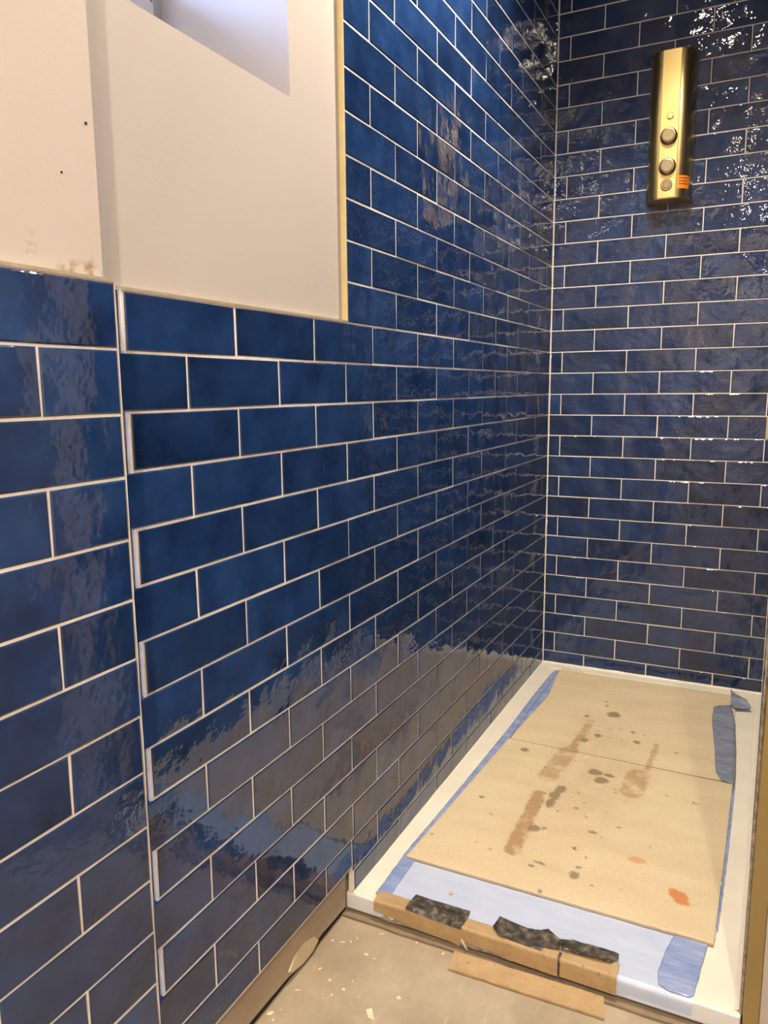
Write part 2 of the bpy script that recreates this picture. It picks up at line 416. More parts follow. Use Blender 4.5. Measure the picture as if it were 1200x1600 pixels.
# back wall
wb = struct(MB().box(-0.30, 0.80, 0.0088, 0.30, ZF, ZC).build('wall_back', 'plaster'))
g = MB(); g.box(-0.0075, 0.700, 0.0013, 0.0088, ZT + .001, ZC)
g.build('grout', 'grout', wb)
W3 = Wall(wb, (0, 0, 0), (1, 0, 0), (0, -1, 0), 'glazerip')
W3.rows(-14, 22, 0.0012, 0.6865, lambda k: A0 if k % 2 else A0 + W / 2, ZT + .004, ZC, skip=((-2, 4),), join_from=19); W3.finish()
MB().box(0.6475, 0.689, -0.0004, 0.0015, -0.1335, -0.069).build('bare_adhesive', 'filler', wb)

# right wall of the shower, a hair out of square
RD = Vector((-0.0218, -1.3835, 0)).normalized(); RN = Vector((RD.y, -RD.x, 0))
R0 = Vector((0.6878, 0, 0))
def rp(s, d): q = R0 + RD * s - RN * d; return (q.x, q.y)      # d metres behind the tile face
wr = struct(MB().prism([rp(1.374, .009), rp(0, .009), (0.80, 0), (0.80, -1.374)][::-1], ZF, ZC).build('wall_right', 'plaster'))
MB().prism([rp(1.374, .0013), rp(0.0, .0013), rp(0.0, .009), rp(1.374, .009)][::-1], ZT + .001, ZC).build('grout', 'grout', wr)
v = []; f = []; N = 260      # ragged adhesive on the exposed end of the right-hand tiles
for i in range(N + 1):
    z = ZT + .001 + (ZC - .01 - ZT) * i / N
    v += [(0.6662 + .0011 * abs(ns(z, 1, s=30)) + .0006 * ns(z, 6, s=120), -1.3775, z), (0.6685, -1.3800 - .0016 * abs(ns(z, 3, s=45)), z), (0.6712, -1.3785, z)]
for i in range(N): a = 3 * i; f += [(a, a + 1, a + 4, a + 3), (a + 1, a + 2, a + 5, a + 4)]
link('raw_tile_edge', meshpy('raw_tile_edge', v, f), 'rawedge', wr)
W4 = Wall(wr, R0, RD, RN)
W4.rows(-14, 22, 0.001, 1.378, lambda k: 0.06 if k % 2 else 0.06 + W / 2, ZT + .005, ZC, join_from=19); W4.finish()
for o in (wr,):
    bm = bmesh.new(); bm.from_mesh(o.data); bmesh.ops.recalc_face_normals(bm, faces=bm.faces); bm.to_mesh(o.data); bm.free()
# partition face beyond the brass edge, cut narrow, an added alcove and the rest of the room
struct(MB().box(0.6935, 0.710, -1.3880, -1.3765, ZF, ZC).build('wall_partition', 'plaster'))
struct(MB().box(0.80, 1.80, 0.0, 0.10, ZF, ZC).build('wall_added_alcove', 'roomwall'))  # back of an added unseen alcove, left dim to darken tile reflections
struct(MB().box(1.70, 1.80, -4.3, 0.0, ZF, ZC).build('wall_right_room', 'roomwall'))
struct(MB().box(-0.30, 1.80, -4.36, -4.30, ZF, ZC).build('wall_front', 'roomwall'))
MB().box(0.6710, 0.6928, -1.3925, -1.3775, ZF, ZC).build('trim_1', 'brasstrim', None, .0008)
bpy.data.objects['trim_1']['kind'] = 'structure'
# tile edge trims on the left wall
t2 = struct(MB().box(-0.0100, 0.0004, -1.3715, -1.3695, 0.1365, ZC).build('trim_2', 'paletrim'))
t3 = struct(MB().box(-0.0100, 0.0002, -1.9290, -1.3695, 0.1350, 0.1385).build('trim_3', 'steeltrim'))
t4 = struct(MB().box(0.0262, 0.0362, -4.2, -1.9312, 0.1350, 0.1385).build('trim_4', 'steeltrim'))

# skim strip under the left tiles, its lower edge ragged
v = []; f = []; N = 90
def base_bottom(y):
    pts = [(-1.93, -.944), (-1.70, -.9431), (-1.642, -.9445), (-1.59, -.9465), (-1.536, -.9560), (-1.509, -.9535), (-1.4866, -.9425), (-1.441, -.9447), (-1.399, -.946), (-1.38, -.946)]
    for (a, p), (b, q) in zip(pts, pts[1:]):
        if y <= b: return p + (q - p) * (y - a) / (b - a) + 0.0006 * ns(y, 1, s=90)
    return -.946
for i in range(N + 1):
    y = -1.93 + (1.93 - 1.3935) * i / N; zb = base_bottom(y); zt_ = -0.8668 + 0.0012 * ns(y, 7, s=40)
    v += [(-0.0185, y, zb), (-0.0120, y, zb), (-0.0110, y, (zb + zt_) / 2), (-0.0105, y, zt_), (-0.0185, y, zt_)]
for i in range(N):
    a = 5 * i
    for p in range(4): f.append((a + p, a + p + 5, a + p + 6, a + p + 1))
f += [(0, 1, 2, 3, 4), tuple(5 * N + q for q in (4, 3, 2, 1, 0))]
bb = struct(link('baseboard_left', meshpy('baseboard_left', v, f), 'base'))
patch = [(-1.5106, -.9252), (-1.5391, -.9160), (-1.5697, -.9205), (-1.5877, -.9363), (-1.5760, -.9455), (-1.5461, -.9524), (-1.515, -.9520), (-1.4952, -.9440)]
v = [(-0.0098, y, z) for y, z in patch] + [(-0.0119, -1.5 + (y + 1.5) * 1.03 - .001, z - .0004) for y, z in patch]; n = len(patch)
f = [tuple(reversed(range(n)))] + [(i, (i + 1) % n, n + (i + 1) % n, n + i) for i in range(n)]
link('filler_patch', meshpy('filler_patch', v, f), 'filler', bb)
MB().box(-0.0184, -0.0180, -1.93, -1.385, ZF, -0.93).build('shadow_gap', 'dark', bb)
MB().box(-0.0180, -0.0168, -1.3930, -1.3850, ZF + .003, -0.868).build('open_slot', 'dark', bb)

# window deep in its reveal
wn = struct(empty('window_1', (-0.27, -1.7, 0.8)))
def at(o, p):     # keep world coordinates while parenting to an empty
    o.parent = p; o.location = o.location - p.location; return o
fr = MB(); x0, x1 = -0.296, -0.245; t = 0.045; TB = 0.19
fr.box(x0, x1, WY0, WY1, WZ0, WZ0 + TB); fr.box(x0, x1, WY0, WY1, WZ1 - t, WZ1)
fr.box(x0, x1, WY0, WY0 + t, WZ0 + TB, WZ1 - t); fr.box(x0, x1, WY1 - .012, WY1, WZ0 + TB, WZ1 - t)
at(fr.build('window_frame', 'upvc'), wn)
at(MB().box(-0.2452, -0.2435, WY1 - .016, WY1 - .0005, WZ0 + .001, WZ1 - t).build('gasket', 'gasket'), wn)
at(MB().box(-0.274, -0.268, WY0 + t, WY1 - .012, WZ0 + TB, WZ1 - t).build('pane', 'pane'), wn)
mk = MB()
for i, (dy, dz, a, b) in enumerate([(0, 0, .0022, .006), (.004, -.001, .0022, .0055), (.0085, .001, .0015, .003), (.0125, .0, .002, .0045), (.0155, -.001, .0022, .005)]):
    mk.box(-0.2451, -0.2446, -1.5530 + dy, -1.5530 + dy + a, 0.620 + dz - dy * .2, 0.620 + dz + b - dy * .2)
at(mk.build('printed_marks', 'ink'), wn)

# ---------------------------------------------------------------- lamps
def downlight(x, y, watts, label, cone=168):
    t = empty('ceiling_downlight', (x, y, ZC)); tag(t, label, 'light', 'ceiling downlights')
    lathe('ring', [(.045, -.0005), (.045, -.004), (.038, -.006), (.034, -.003)], 'white', t, (0, 0, 0), 'Z', caps=False)
    lathe('lens', [(.033, -.0012), (.033, -.0025)], 'lens', t, (0, 0, 0), 'Z')
    d = bpy.data.lights.new('downlight_lamp', 'SPOT'); d.energy = watts; d.color = LAMP_WARM; d.shadow_soft_size = 0.03
    d.spot_size = math.radians(cone); d.spot_blend = 0.75
    o = bpy.data.objects.new('downlight_lamp', d); C.objects.link(o); o.parent = t; o.location = (0, 0, -.04)
for i, ((x, y), wt, lb) in enumerate(LAMPS): downlight(x, y, wt, lb, 128 if i == 0 else 168)

# ---------------------------------------------------------------- shower tray
tray = tag(empty('shower_tray', (0.33, -0.69, ZF)), 'white low shower tray filling the tiled corner', 'shower tray')
o = MB().box(-0.0166, 0.6690, -1.3835, -0.002, ZF + .006, ZT).build('tray_body', 'tray', None, .004, 3); at(o, tray)
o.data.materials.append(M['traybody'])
for p in o.data.polygons: p.material_index = 1 if p.normal.z < .5 else 0  # cream top holds the warm light; sides carry the film's bluish tint
at(MB().prism([(0.668, -1.3835), rp(1.374, .0035), rp(.002, .0035), (0.668, -.002)], ZF + .006, ZT).build('tray_edge', 'tray'), tray)
v = []; f = []                                   # wavy white sealant round the tray
def bead(p0, p1, nrm, r, n=120):
    k0 = len(v)
    for i in range(n + 1):
        q = Vector(p0).lerp(Vector(p1), i / n); rr = r * (1 + 0.5 * ns(i * .13, r * 1000))
        v.extend([tuple(q + Vector((0, 0, rr * 1.3))), tuple(q + Vector(nrm) * rr * .6 + Vector((0, 0, rr * .7))), tuple(q + Vector(nrm) * rr * 1.8 + Vector((0, 0, .0003)))])
    for i in range(n):
        a = k0 + 3 * i; f.extend([(a, a + 3, a + 4, a + 1), (a + 1, a + 4, a + 5, a + 2)])
bead((0, 0, ZT), (0.6875, 0, ZT), (0, -1, 0), .0042); bead((0, YS, ZT), (0, 0, ZT), (1, 0, 0), .0028)
q = rp(1.374, 0); bead((0.6878, 0, ZT), (q[0], q[1], ZT), (-1, 0, 0), .0036)
at(link('sealant', meshpy('sealant', v, f, True), 'seal'), tray)
# raised lip along the back of the tray
at(MB().box(0.03, 0.64, -0.046, -0.040, ZT - .001, ZT + .0028).build('tray_lip', 'tray', None, .0012), tray)
# low dark brown strip along the foot of the tray front
poly = [(-0.016, -1.383)] + [(-0.016 + .69 * i / 24, -1.4005 + .0035 * ns(i * .6, 2)) for i in range(25)] + [(0.668, -1.383)]
at(MB().prism(poly, ZF, ZF + .0045).build('foot_strip', 'footstrip'), tray)

# protective film on the tray, wrapped down its front
v = []; f = []; NX, NY = 60, 40
for j in range(NY + 1):
    s = j / NY
    for i in range(NX + 1):
        x = 0.045 + (0.60 - 0.045) * i / NX
        L = 0.232 * s
        y = -1.19 - L; z = ZT + .0009
        yf = YS - .0016
        if y < yf + .004: z -= max(0, (yf + .004 - y)); y = max(y, yf)
        z += 0.0010 * max(0, ns(x, y, s=14)) + 0.0006 * max(0, 1 - abs(s - .55 - .04 * ns(x, 0, s=5)) / .015)
        v.append((x, y - (0.0003 if z < ZT else 0), max(z, ZF + .012)))
for j in range(NY):
    for i in range(NX): a = j * (NX + 1) + i; f.append((a + NX + 1, a + NX + 2, a + 1, a))
fl = link('protective_film', meshpy('protective_film', v, f, True), 'film')
tag(fl, 'pale blue protective film stuck over the front of the shower tray', 'film')

# ---------------------------------------------------------------- boards on the tray
ST = [('k',0.3043,-0.3614,0.0184,0.0197),('k',0.2363,-0.4046,0.0074,0.009),('k',0.2689,-0.2761,0.0038,0.005),('k',0.2733,-0.3072,0.0038,0.0064),('k',0.2644,-0.8478,0.0125,0.0198),('k',0.261,-0.8814,0.0138,0.021),('k',0.2594,-0.9183,0.0107,0.0203),('k',0.323,-0.7297,0.0183,0.0153),('k',0.3438,-0.7638,0.0164,0.0168),('k',0.3568,-0.7325,0.013,0.0097),('k',0.392,-0.5157,0.0091,0.0091),('k',0.3725,-0.4592,0.0058,0.0069),('k',0.2535,-1.0328,0.0128,0.0131),('k',0.2722,-1.0239,0.0055,0.0041),('K',0.3466,-1.0704,0.0057,0.0061),('k',0.3705,-0.995,0.0091,0.0057),('k',0.3165,-0.9141,0.0058,0.0055),('k',0.2836,-1.1662,0.0063,0.0042),('k',0.3677,-1.1315,0.005,0.0042),('K',0.493,-0.5353,0.0033,0.0063),('K',0.4869,-0.9994,0.0022,0.0031),('k',0.5545,-0.7783,0.0039,0.0029),('o',0.469,-1.0562,0.017,0.011),('k',0.2621,-0.5628,0.0091,0.013),('k',0.2886,-0.5191,0.0081,0.0121),('k',0.3437,-0.9419,0.0028,0.0061),('k',0.4165,-0.9535,0.0064,0.0034),('k',0.3768,-1.0907,0.0026,0.0037),('k',0.2939,-1.1482,0.0094,0.0036),('O',0.5462,-1.1313,0.0107,0.0137),('O',0.5585,-1.1417,0.0142,0.0191),('O',0.5679,-1.1532,0.0082,0.0094),('k',0.366,-1.1588,0.0106,0.0132),('k',0.2982,-1.1481,0.0076,0.0053),('k',0.3198,-1.2343,0.006,0.0038),('k',0.1085,-0.9589,0.0074,0.0057),('K',0.0624,-1.1464,0.0027,0.0036),('k',0.1332,-0.6871,0.0117,0.0091)]
STREAK = [((0.2536, -0.4363), (0.2428, -0.6295), .011, .85), ((0.2390, -0.640), (0.2230, -0.80), .024, .75), ((0.2266, -0.890), (0.2336, -1.131), .0165, .95),
          ((0.441, -0.509), (0.436, -0.66), .007, .7), ((0.421, -0.697), (0.417, -0.790), .027, .75)]
rs = random.Random(3)
for _ in range(46):   # flecks
    ST.append(('k', rs.gauss(.32, .085), rs.uniform(-1.2, -.35), rs.uniform(.0015, .004), rs.uniform(.0012, .003)))
def stain_at(x, y):
    wx = x + .0045 * ns(x, y, 1, 90) + .004 * ns(x, y, 5, 240); wy = y + .0035 * ns(x, y, 9, 90) + .002 * ns(x, y, 13, 240)
    r = g = b = 0.0
    for t, cx, cy, rx, ry in ST:
        if abs(wx - cx) > 1.5 * rx or abs(wy - cy) > 1.5 * ry: continue
        d = math.hypot((wx - cx) / rx, (wy - cy) / ry)
        m = max(0.0, min(1.0, (1.12 - d) / 0.25))
        if t in 'oO': b = max(b, m * (1 if t == 'O' else .6))
        else: g = max(g, m * (1 if t == 'K' else .82))
    for (ax, ay), (bx, by), wd, st in STREAK:
        tt = max(0, min(1, ((wx - ax) * (bx - ax) + (wy - ay) * (by - ay)) / ((bx - ax) ** 2 + (by - ay) ** 2)))
        d = math.hypot(wx - ax - tt * (bx - ax), (wy - ay - tt * (by - ay)) * 1.0)
        r = max(r, st * max(0, min(1, (1.15 - d / wd) / .3)))
    d = math.hypot((x - .30) / .15, (y + .78) / .42)
    r = max(r, .30 * max(0, 1 - d))
    return (r, g, b, 1)
def board(name, label, left, right, z0, th, nx, ny, lift):
    """left / right: polylines of (x, y) running from the back edge to the front edge"""
    def along(pl, t):
        y = pl[0][1] + (pl[-1][1] - pl[0][1]) * t
        for (xa, ya), (xb, yb) in zip(pl, pl[1:]):
            if y >= yb - 1e-9: return (xa + (xb - xa) * (y - ya) / (yb - ya), y)
        return pl[-1]
    v = []; f = []; cols = []
    for j in range(ny + 1):
        for i in range(nx + 1):
            l = along(left, j / ny); r = along(right, j / ny); s = i / nx
            x = l[0] + (r[0] - l[0]) * s; y = l[1] + (r[1] - l[1]) * s
            e = min(i, nx - i, j, ny - j)
            if i in (0, nx): x += .0012 * ns(y, 2.2 + i, s=70)
            if j in (0, ny): y += .0008 * ns(x, 4.2 + j, s=60)
            v.append((x, y, z0 + th + lift(x, y) - (.0007 if e == 0 else 0))); cols.append(stain_at(x, y))
    for j in range(ny):
        for i in range(nx): a = j * (nx + 1) + i; f.append((a, a + nx + 1, a + nx + 2, a + 1))
    ring = [i for i in range(nx + 1)] + [j * (nx + 1) + nx for j in range(1, ny + 1)] + [ny * (nx + 1) + i for i in range(nx - 1, -1, -1)] + [j * (nx + 1) for j in range(ny - 1, 0, -1)]
    k = len(v)
    for q in ring:
        x, y, z = v[q]; v.append((x, y, z - th + .0007)); cols.append((0.55, 0.25, 0, 1))
    m = len(ring)
    for i in range(m): f.append((ring[i], ring[(i + 1) % m], k + (i + 1) % m, k + i))
    f.append(tuple(k + i for i in reversed(range(m))))
    me = meshpy(name, v, f); ca = me.color_attributes.new('stain', 'FLOAT_COLOR', 'POINT')
    ca.data.foreach_set('color', [c for q in cols for c in q])
    o = link(name, me, 'board'); tag(o, label, 'board', 'covering boards on the tray')
    return o
board('hardboard_sheet', 'tan hardboard sheet lying at the back of the shower tray, by the back wall', [(0.0775, -0.066), (0.0785, -0.30), (0.0785, -0.6335)], [(0.6170, -0.060), (0.6200, -0.30), (0.6310, -0.6385)],
      ZT + .0016, .0052, 136, 144, lambda x, y: 0.0)
board('hardboard_sheet', 'larger tan hardboard sheet at the tray front with an orange stain', [(0.0748, -0.6382), (0.0600, -.94), (0.0458, -1.2412)], [(0.6294, -0.6477), (0.6262, -.97), (0.6225, -1.2438)],
      ZT + .0018, .0058, 140, 152, lambda x, y: .0005 * (1 + ns(x, y, 0, 6)))

# ---------------------------------------------------------------- blue films and tapes
def strip(name, L, R, zf, m, label, cat, n=80, k=8, wr=.001, group=None):
    def at_(pl, t):
        t *= len(pl) - 1; i = min(int(t), len(pl) - 2); q = t - i
        return (pl[i][0] + (pl[i + 1][0] - pl[i][0]) * q, pl[i][1] + (pl[i + 1][1] - pl[i][1]) * q)
    v = []; f = []
    for j in range(n + 1):
        l, r = at_(L, j / n), at_(R, j / n)
        for i in range(k + 1):
            s = i / k; x = l[0] + (r[0] - l[0]) * s; y = l[1] + (r[1] - l[1]) * s
            e = .0012 * ns(y, 3 * i, s=50) if i in (0, k) else 0
            v.append((x + e, y, zf(x, y) + wr * abs(ns(x * 1.5, y * 2.5, 0, 40)) + .4 * wr * abs(ns(x * .5, y * 4, 3, 60))))
    for j in range(n):
        for i in range(k): a = j * (k + 1) + i; f.append((a, a + k + 1, a + k + 2, a + 1))
    o = link(name, meshpy(name, v, f, True), m); tag(o, label, cat, group)
    md = o.modifiers.new('thickness', 'SOLIDIFY'); md.thickness = .0003; md.offset = 1
    return o
BT = ZT + .0016 + .0052
strip('blue_tape', [(.0610, -.075), (.0565, -.115), (.0525, -.335), (.0530, -.55), (.046, -.90), (.0395, -1.12), (.0360, -1.21), (.0390, -1.333), (.0390, -1.368)],
      [(.0770, -.066), (.0800, -.130), (.0980, -.303), (.0780, -.60), (.0717, -.90), (.0650, -1.12), (.0635, -1.21), (.0660, -1.333), (.0665, -1.362)],
      lambda x, y: (ZT + .0024) if x < .073 or y < -.632 else ZT + .0024 + (BT - ZT - .0018) * min(1, (x - .073) / .004), 'tape',
      'long strip of blue tape down the left side of the shower tray', 'tape', 160, 10)
strip('blue_tape', [(.5700, -.170), (.5603, -.1865), (.5612, -.284), (.5773, -.452), (.5887, -.598), (.6057, -.646)],
      [(.6050, -.150), (.6120, -.190), (.6225, -.280), (.6305, -.447), (.6345, -.598), (.6336, -.647)],
      lambda x, y: BT + .0010 if x < .6185 + max(0, -.3 - y) * .03 else BT + .0010 - (BT - ZT - .001) * min(1, (x - .6185 - max(0, -.3 - y) * .03) / .006), 'tapethin',
      'wrinkled see-through blue film lapped over the right edge of the back board', 'tape', 90, 16, .0032)
strip('blue_tape', [(.5990, -.036), (.6040, -.075), (.6035, -.120), (.6040, -.155)], [(.6010, -.034), (.6300, -.080), (.6620, -.165), (.6150, -.178)],
      lambda x, y: BT + .004 + .010 * max(0, 1 - abs(y + .12) / .05), 'tapethin', 'small twisted end of blue film in the back right corner of the tray', 'tape', 30, 10, .007)
strip('blue_tape', [(.5600, -1.240), (.5530, -1.270), (.5490, -1.300), (.5440, -1.345), (.5480, -1.372), (.5640, -1.3795)], [(.6130, -1.240), (.6110, -1.270), (.6075, -1.300), (.6040, -1.345), (.6010, -1.372), (.5950, -1.3795)],
      lambda x, y: ZT + .0026, 'tape', 'short wrinkled blue tape at the front right corner of the tray', 'tape', 50, 20, .0016)
strip('blue_tape', [(.629, -.648), (.6262, -.95), (.6232, -1.20)], [(.6350, -.648), (.6325, -.95), (.6270, -1.20)],
      lambda x, y: ZT + .0008, 'tape', 'thin line of blue film showing along the right edge of the front board', 'tape', 60, 4, .0004)
strip('clear_film_scrap', [(.082, -.050), (.100, -.056), (.130, -.052), (.160, -.056)], [(.080, -.064), (.100, -.067), (.130, -.064), (.160, -.063)],
      lambda x, y: BT + .0008, make_film('clear_scrap', (.6, .6, .58), (.75, .74, .7), .45, .2, .003), 'crumpled clear film scrap at the back edge of the back board', 'film', 40, 6, .006)

# ---------------------------------------------------------------- cardboard over the tray front
def protector(x0, x1, ytop0, ytop1, zb0, zb1, label, ragged=0.0, off=0.0):
    """an L of folded card: lies on the tray top and hangs down its front"""
    v = []; f = []; N = max(14, int((x1 - x0) / .004)); yf = YS - .0030 - off; zt_ = ZT + .0032 + off; r = .005; T = .0016
    def prof(s):
        x = x0 + (x1 - x0) * s
        yt = ytop0 + (ytop1 - ytop0) * s + .0008 * ns(x, 1, s=80)
        zb = zb0 + (zb1 - zb0) * s + ragged * (ns(x, 3, s=28) + .5 * ns(x, 9, s=110))
        pts = [(yt, zt_)]
        for a in range(6):
            q = PI / 2 * a / 5; pts.append((yf + r - r * math.sin(q), zt_ - r + r * math.cos(q)))
        pts += [(yf - .0012 * s, (zt_ - r + zb) / 2), (yf - .0005, zb)]
        return x, pts
    for i in range(N + 1):
        x, pts = prof(i / N)
        b = .0007 * ns(x, 6, s=30)
        for k_, (y, z) in enumerate(pts): v.append((x, y - (abs(b) if k_ > 5 else 0), z + (abs(b) if k_ < 3 else 0)))
    n = 9
    for i in range(N):
        for k_ in range(n - 1): a = i * n + k_; f.append((a, a + 1, a + n + 1, a + n))
    o = link('cardboard_edge_protector', meshpy('cardboard_edge_protector', v, f), 'card')
    md = o.modifiers.new('thickness', 'SOLIDIFY'); md.thickness = T; md.offset = -1
    tag(o, label, 'cardboard', 'folded cardboard over the tray edge'); return o
protector(.0448, .2165, -1.3555, -1.3585, -.9405, -.9560, 'torn cardboard edge piece at the left end of the tray front', .0030)
protector(.2165, .2975, -1.3590, -1.3600, -.9420, -.9470, 'short cardboard edge piece with a curl of paper at its left end', .0010, .0010)
protector(.2980, .3900, -1.3595, -1.3600, -.9485, -.9500, 'cardboard edge piece left of the dark gap at the tray front', .0005, .0030)
protector(.3945, .4860, -1.3590, -1.3560, -.9495, -.9500, 'cardboard edge piece at the right end of the row on the tray front', .0005, .0022)
o = protector(.3898, .3947, -1.3690, -1.3690, -.9550, -.9560, 'x', .0003, -.0012); o.name = 'black_tape'; o.data.name = 'black_tape'
o.data.materials.clear(); o.data.materials.append(M['black']); tag(o, 'narrow black tape sliver hanging in the gap of the cardboard row', 'tape', 'black tape on the tray front')
v = []; f = []; N = 60                      # dirty tape low on the tray front
for i in range(N + 1):
    x = .06 + .25 * i / N; v += [(x, YS - .0015 - .0008 * abs(ns(x, 0, s=50)), ZT - .020), (x, YS - .0022 - .0012 * abs(ns(x, 2, s=60)), ZF + .009 + .004 * ns(x, 4, s=20))]
for i in range(N): f.append((2 * i, 2 * i + 1, 2 * i + 3, 2 * i + 2))
o = link('grey_tape', meshpy('grey_tape', v, f), 'greytape'); o.modifiers.new('thickness', 'SOLIDIFY').thickness = .0004
tag(o, 'dirty grey tape under the torn cardboard on the tray front', 'tape')

def tape_patch(poly, z, label, fold=0.002, seed=0):
    """torn piece of black cloth tape: a dense fan over an outline, creased and draped over the tray edge"""
    n = len(poly); dense = []
    for i in range(n):
        a, b = poly[i], poly[(i + 1) % n]; L = math.dist(a, b); m = max(2, int(L / .004))
        for q in range(m): dense.append((a[0] + (b[0] - a[0]) * q / m + .0008 * ns(i * 7 + q, seed, s=.9), a[1] + (b[1] - a[1]) * q / m + .0008 * ns(i * 7 + q, seed + 5, s=.9)))
    bm = bmesh.new(); vs = [bm.verts.new((x, y, 0)) for x, y in dense]; bm.faces.new(vs)
    bmesh.ops.triangulate(bm, faces=bm.faces)
    for _ in range(2): bmesh.ops.subdivide_edges(bm, edges=[e for e in bm.edges if e.calc_length() > .006], cuts=1, use_grid_fill=True)
    bmesh.ops.triangulate(bm, faces=bm.faces)
    yf = YS - .0052
    for q in bm.verts:
        x, y, _ = q.co
        zz = z + fold * abs(ns(x, y * 2.2, seed, 26)) + .5 * fold * abs(ns(x * .6, y * 3, seed + 3, 60)); yy = y
        if y < yf + .004: zz -= (yf + .004 - y) * .9; yy = yf + .004 - (yf + .004 - y) * .45
        q.co = (x, yy, zz)
    bmesh.ops.recalc_face_normals(bm, faces=bm.faces)
    if sum(p.normal.z for p in bm.faces) < 0: bmesh.ops.reverse_faces(bm, faces=bm.faces)
    me = bpy.data.meshes.new('black_tape'); bm.to_mesh(me); bm.free()
    o = link('black_tape', me, 'black'); md = o.modifiers.new('thickness', 'SOLIDIFY'); md.thickness = .0005; md.offset = 1
    tag(o, label, 'tape', 'black tape on the tray front'); return o
tape_patch([(.1117, -1.3420), (.150, -1.3425), (.2198, -1.3420), (.2215, -1.366), (.2185, -1.3915), (.165, -1.3900), (.1098, -1.3868), (.1085, -1.366)], ZT + .0058, 'short piece of dirty black tape over the torn left cardboard', .0007, 1)
tape_patch([(.2733, -1.3349), (.300, -1.3400), (.3262, -1.3432), (.348, -1.3390), (.360, -1.3287), (.372, -1.338), (.3869, -1.3464), (.3896, -1.3720), (.3640, -1.3760), (.362, -1.3859), (.335, -1.3850), (.3066, -1.3833), (.285, -1.380), (.2701, -1.3651)], ZT + .0080, 'wide creased black tape with pale plaster smears in the middle of the tray front', .0016, 5)
tape_patch([(.3860, -1.3441), (.405, -1.3390), (.4271, -1.3381), (.455, -1.3372), (.4814, -1.3379), (.4825, -1.3500), (.4727, -1.3643), (.443, -1.3683), (.415, -1.3690), (.3920, -1.3700)], ZT + .0075, 'twisted black tape at the right end of the cardboard row', .0055, 9)

# curl of torn paper
v = []; f = []
for i in range(15):
    t_ = i / 14; x = .2205 + .014 * t_ + .002 * math.sin(t_ * 4); z = -.9375 - .018 * t_; y = YS - .0065 - .004 * math.sin(t_ * PI)
    v += [(x - .0018, y, z - .001), (x + .0018, y - .0005, z + .001)]
for i in range(14): f.append((2 * i, 2 * i + 1, 2 * i + 3, 2 * i + 2))
o = link('paper_curl', meshpy('paper_curl', v, f), 'chip'); o.modifiers.new('thickness', 'SOLIDIFY').thickness = .0004
tag(o, 'thin curl of torn paper hanging below the cardboard edge', 'paper')

# flat strip of cardboard on the floor
v = []; f = []; NX, NY = 50, 8
for j in range(NY + 1):
    for i in range(NX + 1):
        s, t_ = i / NX, j / NY
        x = .2120 + (.4680 - .2120) * s + .004 * t_ * s + .005 * t_; y = -1.4020 + .010 * s + (-.0405 - .003 * s) * t_
        if j == NY: y += .0014 * ns(x, 3, s=45)
        v.append((x, y, ZF + .0045 + .0022 * (1 - t_) + .0009 * ns(x, y, 0, 40) + (.0025 * max(0, ns(x, 1, 0, 30)) if j == NY else 0)))
for j in range(NY):
    for i in range(NX): a = j * (NX + 1) + i; f.append((a, a + NX + 1, a + NX + 2, a + 1))
o = link('cardboard_strip', meshpy('cardboard_strip', v, f), 'card'); md = o.modifiers.new('thickness', 'SOLIDIFY'); md.thickness = .0035; md.offset = -1
tag(o, 'flat torn strip of cardboard lying on the floor in front of the tray', 'cardboard')

# ---------------------------------------------------------------- chips of plaster on the floor
def shard(seed, lx, ly, lz):
    r = random.Random(seed); bm = bmesh.new()
    for _ in range(11): bm.verts.new((r.uniform(-1, 1) * lx, r.uniform(-1, 1) * ly, r.uniform(0, 1) * lz))
    bmesh.ops.convex_hull(bm, input=list(bm.verts))
    for q in [q for q in bm.verts if not q.link_faces]: bm.verts.remove(q)
    zmin = min(q.co.z for q in bm.verts)
    for q in bm.verts: q.co.z -= zmin
    me = bpy.data.meshes.new('plaster_chip'); bm.to_mesh(me); bm.free(); me.materials.append(M['chip']); return me
SH = [shard(i, .0042, .0030, .0024) for i in range(4)] + [shard(9, .0085, .0016, .0012), shard(10, .012, .0055, .0022)]
CH = [(.073, -1.4112, 4, .9), (.0017, -1.4656, 0, .9), (.019, -1.4609, 4, 1.0), (.0326, -1.4544, 2, .8), (.0733, -1.4701, 1, 1.2), (.0897, -1.4725, 4, .6), (.0161, -1.5346, 2, 1.0), (.045, -1.5513, 3, 1.0), (.0759, -1.5581, 0, 1.1),
      (.0632, -1.5763, 1, .9), (.08, -1.5344, 2, .6), (.0543, -1.5881, 3, .5), (-.006, -1.6518, 1, 1.6), (.0045, -1.6379, 4, .5), (.0046, -1.6609, 2, .8), (.0068, -1.5913, 4, .9), (.1389, -1.5851, 5, 1.0), (.1649, -1.5349, 3, 1.3),
      (.1931, -1.4105, 0, 1.0), (.1414, -1.4045, 2, .7), (.107, -1.5598, 1, .5), (.0391, -1.4422, 3, .6)]
CL = {0: 'thin plaster sliver right under the torn left cardboard piece', 1: 'plaster chip on the floor close to the corner of tray and wall', 12: 'thickest plaster chip, beside the dark gap under the left wall', 7: 'upright pale chip in the middle of the uncovered floor',
      17: 'broad plaster chip left of the flat cardboard strip', 18: 'plaster chip by the left end of the flat cardboard strip', 15: 'thin plaster sliver near the left wall, in the lower part of the floor', 6: 'plaster chip beside the bulging filler patch of the left wall'}
